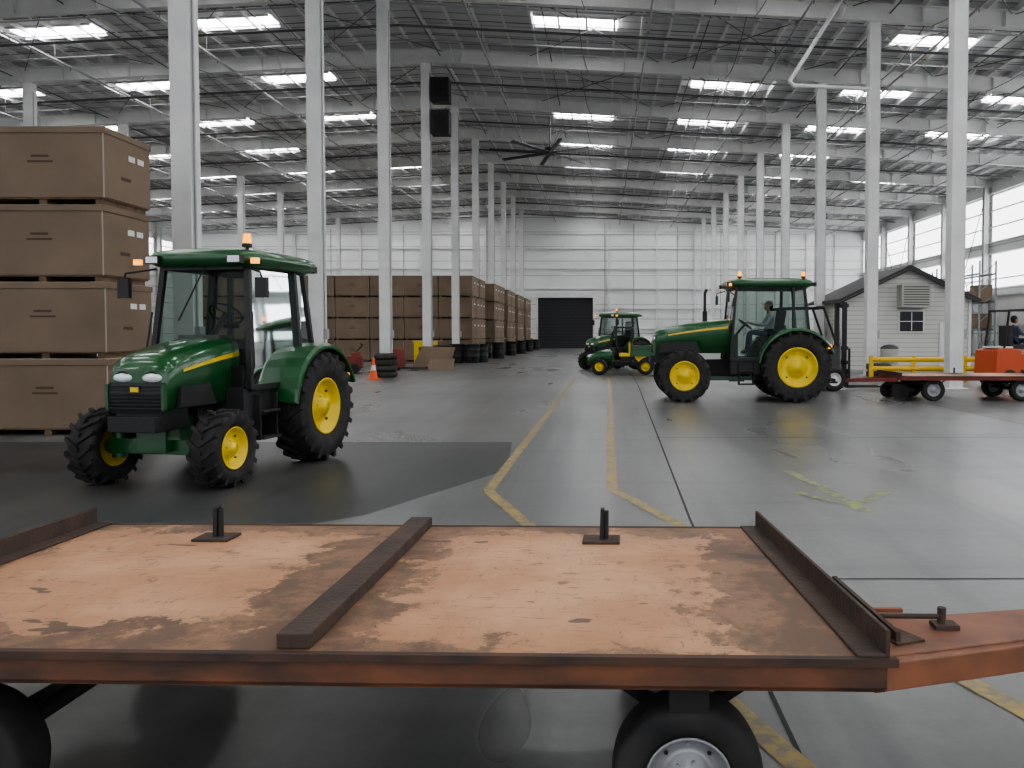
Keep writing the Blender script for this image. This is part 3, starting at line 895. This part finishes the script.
ct = cart('flatbed_cart', (-.88, 3.22, 0), math.radians(-1.4), 3.36, 1.60, .65, wx=(-1.15, 1.16), wr=.235, skew=.075)
b = MB()
b.beam((1.70, -.76, .575), (2.9, -.36, .57), .045, .085, 'orange_paint')
b.beam((1.66, -.44, .575), (2.9, -.16, .57), .045, .085, 'orange_paint')
b.prism([(1.70, -.74), (1.68, -.44), (2.9, -.16), (2.9, -.36)], .614, .622, 'orange_paint', 'xy')
b.cyl((2.88, -.26, .52), (2.88, -.26, .66), .06, 'rust_steel')
b.build('tongue', ct, bevel=.004)
b = MB()
b.slab([(1.72, -.22, .61), (1.82, -.62, .61), (1.82, -.62, .66), (1.72, -.22, .72)], (.016, 0, 0), 'rust_steel')
b.slab([(1.72, -.22, .61), (1.92, -.60, .61), (1.82, -.64, .61), (1.68, -.32, .61)], (0, 0, .02), 'rust_steel')
b.cyl((1.78, -.47, .66), (2.02, -.47, .66), .009, 'rust_steel', 8)
b.cyl((2.02, -.47, .62), (2.02, -.47, .69), .014, 'rust_steel', 10)
b.box((2.03, -.47, .630), (.08, .06, .016), 'rust_steel')
b.box((1.86, -.38, .650), (.12, .02, .015), 'orange_paint')
b.build('tongue_latch', ct, bevel=.002)

for X0 in (8.9, 13.3):
    c2 = cart('flatbed_cart', (X0, 20.2, 0), 0, 3.7, 1.7, .60, mid=False, wx=(-1.05, 1.05), fascia='red_paint', wr=.27)
    b = MB()
    b.beam((-1.8, -.5, .5), (-2.9, 0, .45), .06, .08, 'red_paint'); b.beam((-1.8, .5, .5), (-2.9, 0, .45), .06, .08, 'red_paint')
    b.cyl((-1.72, -.35, .2), (-1.72, .35, .2), .03, 'dark_frame')
    for s in (-1, 1): b.cyl((-1.72, s * .35, .2), (-1.72, s * .45, .2), .2, 'rubber', 24)
    b.box((-1.72, 0, .38), (.2, .7, .1), 'dark_frame')
    b.build('tongue', c2)

# ------------------------------------------------------------------ cardboard boxes
def box_stack(name, x0, y0, nx, ny, nz, bw, bd, bh):
    e = empty(name, (x0, y0, 0))
    b = MB(); p = MB(); q = MB()
    for i in range(nx):
        for j in range(ny):
            for k in range(nz):
                jx, jy = random.uniform(-.025, .025), random.uniform(-.025, .025)
                cx = -bw * (i + .5) + jx; cy = bd * (j + .5) + jy; z = k * bh
                w, d = bw - .05, bd - .05
                p.box((cx, cy, z + .095), (w - .04, d - .04, .02), 'pallet_wood')
                for a in (-1, 0, 1):
                    p.box((cx + a * (w / 2 - .12), cy, z + .045), (.12, d - .1, .09), 'pallet_wood')
                b.box((cx, cy, z + .105 + (bh - .12) / 2), (w, d, bh - .125), 'cardboard')
                b.box((cx, cy, z + bh - .055), (w + .035, d + .035, .10), 'cardboard')
                if j == 0:
                    q.box((cx, cy - d / 2 - .003, z + bh * .62), (w * .14, .004, .035), 'print_brown')
                    q.box((cx, cy - d / 2 - .003, z + bh * .55), (w * .20, .004, .03), 'print_brown')
                    q.box((cx + w / 2 - .01, cy - d / 2 - .003, z + bh * .5), (.02, .006, bh - .2), 'fiber_wrap')
                if i == 0:
                    q.box((cx + w / 2 + .003, cy + d * .28, z + bh * .70), (.004, d * .14, .09), 'label_white')
                    q.box((cx + w / 2 + .003, cy + d * .08, z + bh * .70), (.004, d * .14, .09), 'label_white')
                    q.box((cx + w / 2 + .003, cy - d * .05, z + bh * .4), (.004, d * .2, .05), 'print_brown')
                if k == nz - 1 or j == 0 or i == 0:
                    b.box((cx, cy, z + bh - .005), (w * .98, d * .98, .012), 'fiber_wrap')
    b.build('boxes', e, bevel=.01); p.build('pallets', e); q.build('printing', e)
    return e
box_stack('cardboard_box_stack', -7.78, 12.9, 3, 1, 4, 2.05, 1.35, 1.21)
for y in (47.4, 54.9, 62.3, 69.8, 77.2):
    box_stack('cardboard_box_stack', -7.5 if y < 50 else -7.2, y, 8 if y < 50 else 4, 4, 4, 2.0, 1.3, 1.24)

# ------------------------------------------------------------------ guards at column bases
def tyre_stack(x, y, n, R=.46, h=.24):
    b = MB()
    for k in range(n):
        z = h * k
        prof = [(R * .62, .02), (R * .8, 0), (R * .97, .03), (R, h * .35), (R, h * .65), (R * .97, h - .03), (R * .8, h), (R * .62, h - .02)]
        b.lathe(prof, (random.uniform(-.02, .02), random.uniform(-.02, .02), z), 'rubber_dusty', 28, axis='z', closed=True)
    b.build('tire_stack', loc=(x, y, 0))
def barrel(x, y, R=.42, h=1.05):
    b = MB()
    b.lathe([(.001, .01), (R * .9, 0), (R * .92, .05), (R * .95, h * .33), (R * .99, h * .35), (R * .95, h * .37), (R * .97, h * .66), (R * 1.01, h * .68), (R * .97, h * .70), (R, h - .06), (R * 1.06, h - .05), (R * 1.06, h), (R * .94, h), (R * .9, h - .3), (.001, h - .3)], (0, 0, 0), 'barrel_black', 28, axis='z')
    b.build('black_barrel', loc=(x, y, 0))
tyre_stack(-8.05, YS[6] - .9, 4, .42, .22)
for x in (-8.1, -7.25): barrel(x, YS[8] - .8)
barrel(-6.9, YS[8] + .2)
for Y in YS[9:]:
    barrel(-7.75, Y + .7, .4); barrel(-6.85, Y + .0, .4)
barrel(-7.75, YS[7] + .75)
tyre_stack(10.2, YS[6] - 1.0, 2, .45, .26)

# ------------------------------------------------------------------ misc objects on left aisle
def cone(x, y, s=1):
    b = MB()
    b.box((0, 0, .02), (.42, .42, .04), 'cone_orange')
    b.cyl((0, 0, .04), (0, 0, .32), .15, 'cone_orange', 20, .10)
    b.cyl((0, 0, .32), (0, 0, .50), .10, 'label_white', 20, .07)
    b.cyl((0, 0, .50), (0, 0, .78), .07, 'cone_orange', 20, .03)
    o = b.build('traffic_cone', loc=(x, y, 0)); o.scale = (s, s, s)
cone(-8.1, 28.9, 1.0)
b = MB()
b.slab([(-.95, 0, 0), (.75, 0, 0), (.95, .5, 1.0), (-.55, .5, 1.05)], (0, .04, 0), 'cardboard')
b.slab([(-.2, -.35, 0.02), (1.0, -.3, 0.02), (1.0, .1, .5), (-.1, .1, .5)], (0, .03, 0), 'cardboard')
b.build('cardboard_sheet', loc=(-7.6, 36.4, 0))
b = MB()
b.box((0, 0, .65), (1.0, .9, 1.1), 'yellow_paint'); b.box((0, 0, 1.22), (1.08, .98, .08), 'yellow_paint')
b.box((-.3, 0, .05), (.1, .9, .1), 'black_satin'); b.box((.3, 0, .05), (.1, .9, .1), 'black_satin')
b.box((0, -.455, .8), (.5, .01, .3), 'black_satin')
b.build('yellow_bin', bevel=.03, loc=(-8.9, 41.2, 0))
e = empty('floor_scrubber', (-10.6, 33.5, 0), .2)
b = MB()
b.box((0, 0, .45), (1.5, .7, .5), 'red_paint'); b.box((-.4, 0, .85), (.6, .6, .35), 'black_satin'); b.box((.5, 0, .75), (.35, .6, .2), 'red_paint')
b.tube([(.45, 0, .8), (.75, 0, 1.15), (.65, 0, 1.2)], .03, 'black_satin')
for x in (-.45, .45):
    b.cyl((x, -.38, .2), (x, .38, .2), .2, 'rubber', 20)
b.build('body', e, bevel=.04)
e = empty('pallet_truck', (-8.9, 35.8, 0), 0)
b = MB()
b.box((0, 0, .55), (.35, .7, .8), 'red_paint'); b.box((.65, -.22, .12), (1.1, .16, .07), 'black_satin'); b.box((.65, .22, .12), (1.1, .16, .07), 'black_satin')
b.tube([(-.15, 0, .5), (-.4, 0, 1.15), (-.4, .15, 1.25), (-.4, -.15, 1.25)], .03, 'black_satin'); b.cyl((-.05, -.08, .12), (-.05, .08, .12), .12, 'rubber', 16)
b.build('body', e, bevel=.02)

for z in (12.95, 11.45):
    b = MB(); b.box((0, 0, 0), (.85, .7, 1.1), 'black_satin'); b.box((0, -.36, 0), (.72, .02, .96), 'black_plastic')
    b.cyl((0, -.38, .1), (0, -.365, .1), .3, 'dark_frame', 24)
    b.box((-.45, 0, 0), (.08, .1, .1), 'white_steel')
    b.build('loudspeaker', bevel=.03, loc=(-7.58, 38.75, z))

e = empty('ceiling_fan', (-3.2, 50.0, 12.55))
b = MB()
b.cyl((0, 0, .1), (0, 0, zr(-3.2) - 12.55 - .2), .05, 'pipe_dark'); b.cyl((0, 0, -.12), (0, 0, .3), .32, 'blade_dark', 24)
for i in range(4):
    t = pi / 4 + i * pi / 2
    b.cyl((.2 * math.cos(t), .2 * math.sin(t), .3), (1.6 * math.cos(t), 1.6 * math.sin(t), 2.2), .012, 'pipe_dark', 5)
b.build('hub', e)
b = MB()
for i in range(8):
    t = 2 * pi * i / 8 + .22
    R = Matrix.Rotation(t, 3, 'Z') @ Matrix.Rotation(.28, 3, 'X')
    b.box(R @ Vector((1.95, 0, 0)), (3.4, .24, .05), 'blade_dark', R)
b.build('blades', e)

# ------------------------------------------------------------------ office shed
e = empty('office_shed', (13.35, 36.0, 0))
b = MB()
W2, D, he, hp = 2.72, 5.0, 3.12, 4.45
b.prism([(-W2, 0), (W2, 0), (W2, he), (0, hp), (-W2, he)], 0, D, 'clapboard', 'xz')
b.build('walls', e)
b = MB()
for s in (-1, 1):
    b.slab([(0, -.35, hp + .03), (s * (W2 + .35), -.35, he - .12), (s * (W2 + .35), D + .35, he - .12), (0, D + .35, hp + .03)], (0, 0, .12), 'shed_roof')
    b.slab([(0, -.36, hp + .02), (s * (W2 + .35), -.36, he - .13), (s * (W2 + .35), -.36, he - .22), (0, -.36, hp - .08)], (0, .04, 0), 'shed_roof')
    b.box((s * W2, -.02, he / 2), (.12, .08, he), 'label_white')
b.build('roof', e)
b = MB()
b.box((.15, -.25, 3.25), (1.25, .7, 1.0), 'ac_grey')
for i in range(8): b.box((.15, -.61, 2.86 + i * .11), (1.1, .02, .04), 'interior_grey')
b.build('air_conditioner', e, bevel=.02)
b = MB()
b.box((.15, -.03, 2.15), (1.15, .06, 1.0), 'label_white'); b.box((.15, -.07, 2.15), (1.0, .04, .86), 'window_dark')
b.box((.15, -.10, 2.15), (.03, .02, .8), 'label_white'); b.box((.15, -.10, 2.15), (1.0, .02, .03), 'label_white')
b.box((1.9, -.03, 1.05), (1.0, .06, 2.1), 'label_white'); b.box((1.9, -.07, 1.5), (.5, .03, .8), 'window_dark')
b.box((-W2 - .03, 2.4, 1.05), (.06, 1.0, 2.1), 'ac_grey')
b.build('window_and_door', e)

for (xa, xb, Y) in ((8.9, 11.7, 27.2), (12.0, 14.8, 27.2)):
    b = MB(); m = (xb - xa) / 2
    for z in (.45, .75):
        b.cyl((-m, 0, z), (m, 0, z), .085, 'yellow_rail', 12)
    for x in (-m, 0, m):
        b.box((x, 0, .44), (.12, .12, .88), 'yellow_rail')
    b.build('guard_rail', loc=((xa + xb) / 2, Y, 0))
e = empty('trash_can', (11.6, 33.2, 0))
b = MB(); b.cyl((0, 0, 0), (0, 0, 1.0), .3, 'ac_grey', 20, .36); b.sph((0, 0, 1.0), .36, 'interior_grey', 20, 8, (1, 1, .5)); b.build('body', e)

# storage racking along the right-hand wall
e = empty('storage_rack', (26.2, 56.0, 0))
b = MB(); g = MB()
for k in range(8):
    y = k * 3.6
    for x in (-.55, .55):
        b.box((x, y, 3.3), (.1, .1, 6.6), 'rack_steel')
    for j in range(6):
        b.cyl((-.55, y, .3 + j * 1.05), (.55, y, 1.2 + j * 1.05), .025, 'rack_steel', 6)
    if k < 7:
        for z in (1.9, 3.8, 5.7):
            for x in (-.55, .55): b.box((x, y + 1.8, z), (.06, 3.5, .13), 'rack_steel')
            for q in (-.8, .9):
                if random.random() < .55 and z < 5:
                    hh = random.uniform(.7, 1.2); g.box((0, y + 1.8 + q, z + .07 + hh / 2), (1.0, 1.3, hh), 'cardboard')
b.build('frame', e); g.build('stored_boxes', e, bevel=.02)

# ------------------------------------------------------------------ forklift
def forklift(loc, rot, bodymat='fork_orange', mh=2.1, cwm='fork_orange'):
    e = empty('forklift', loc, rot)
    b = MB()
    b.prism([(-1.25, .35), (-1.2, 1.05), (-1.0, 1.15), (-.45, 1.15), (-.40, 1.0), (.25, .98), (.3, .42), (.95, .42), (1.0, .3), (-1.1, .3)], -.52, .52, bodymat, 'xz')
    b.prism([(.62, .4), (.95, .4), (.95, 1.25), (.78, 1.3), (.6, 1.0)], -.5, .5, bodymat, 'xz')
    b.build('body', e, bevel=.05)
    b = MB()
    b.prism([(-1.3, .4), (-1.26, 1.1), (-1.0, 1.18), (-.75, 1.18), (-.75, .4)], -.56, .56, cwm, 'xz')
    b.box((-.9, 0, 1.2), (.5, .8, .05), 'label_white')
    b.box((-.35, 0, 1.22), (.55, .5, .14), 'black_satin'); b.box((-.62, 0, 1.55), (.14, .5, .6), 'black_satin')
    b.cyl((.7, 0, 1.2), (.28, 0, 1.60), .02, 'black_satin', 8); b.cyl((.26, 0, 1.60), (.28, 0, 1.62), .18, 'black_satin', 16)
    b.build('seat_and_counterweight', e, bevel=.03)
    b = MB()
    for s in (-1, 1):
        b.tube([(-1.0, s * .48, 1.1), (-.85, s * .48, 2.3), (.45, s * .48, 2.35), (.85, s * .48, 1.25)], .035, 'black_satin', 8)
    for i in range(8):
        x = -.85 + i * 1.3 / 7; b.cyl((x, -.48, 2.31), (x, .48, 2.31), .02, 'black_satin', 6)
    b.build('overhead_guard', e)
    b = MB()
    for s in (-1, 1):
        b.box((1.12, s * .3, .15 + mh / 2), (.12, .09, mh), 'black_satin'); b.box((1.75, s * .22, .1), (1.1, .12, .045), 'black_satin'); b.box((1.24, s * .22, .35), (.05, .12, .5), 'black_satin')
        b.box((1.22, s * .42, .75), (.06, .05, .9), 'black_satin')
    for z in (.4, .8, 1.2, mh + .05): b.box((1.18, 0, z), (.1, .95 if z < 1 else .66, .1), 'black_satin')
    b.cyl((1.12, 0, .3), (1.12, 0, mh), .05, 'chrome', 12)
    b.build('mast_and_forks', e)
    k = 0
    for x, R in ((.75, .33), (-.85, .27)):
        for s in (-1, 1):
            k += 1; wheel(e, 'wheel_%d' % k, (x, s * .5, R), R, .22, R * .55, s, 'label_white', lugs=0)
FX, FR = 12.85, math.radians(8)
forklift((FX, 25.0, 0), FR)
ca, sa = math.cos(FR), math.sin(FR)
person((FX - .36 * ca, 25.0 - .36 * sa, 1.29), FR, 'shirt_dark', False, (.54, .17, .34))
forklift((5.68, 23.4, 0), math.radians(4), 'interior_grey', 2.35, 'interior_grey')

# ------------------------------------------------------------------ world, camera
w = bpy.data.worlds.new('World'); scene.world = w; w.use_nodes = True
bg = w.node_tree.nodes['Background']
bg.inputs[0].default_value = (.90, .94, 1.0, 1); bg.inputs[1].default_value = 1.15

cam = bpy.data.cameras.new('camera'); co = bpy.data.objects.new('camera', cam); COL.objects.link(co)
co.location = (0, 0, 1.6); co.rotation_euler = (math.radians(88), 0, 0)
cam.sensor_width = 36; cam.lens = 820 / 1024 * 36
cam.shift_x = -91 / 1024; cam.shift_y = -21.4 / 1024
cam.clip_end = 400
scene.camera = co
scene.view_settings.view_transform = 'AgX'
scene.view_settings.look = 'AgX - Medium High Contrast'
scene.view_settings.exposure = 0.5
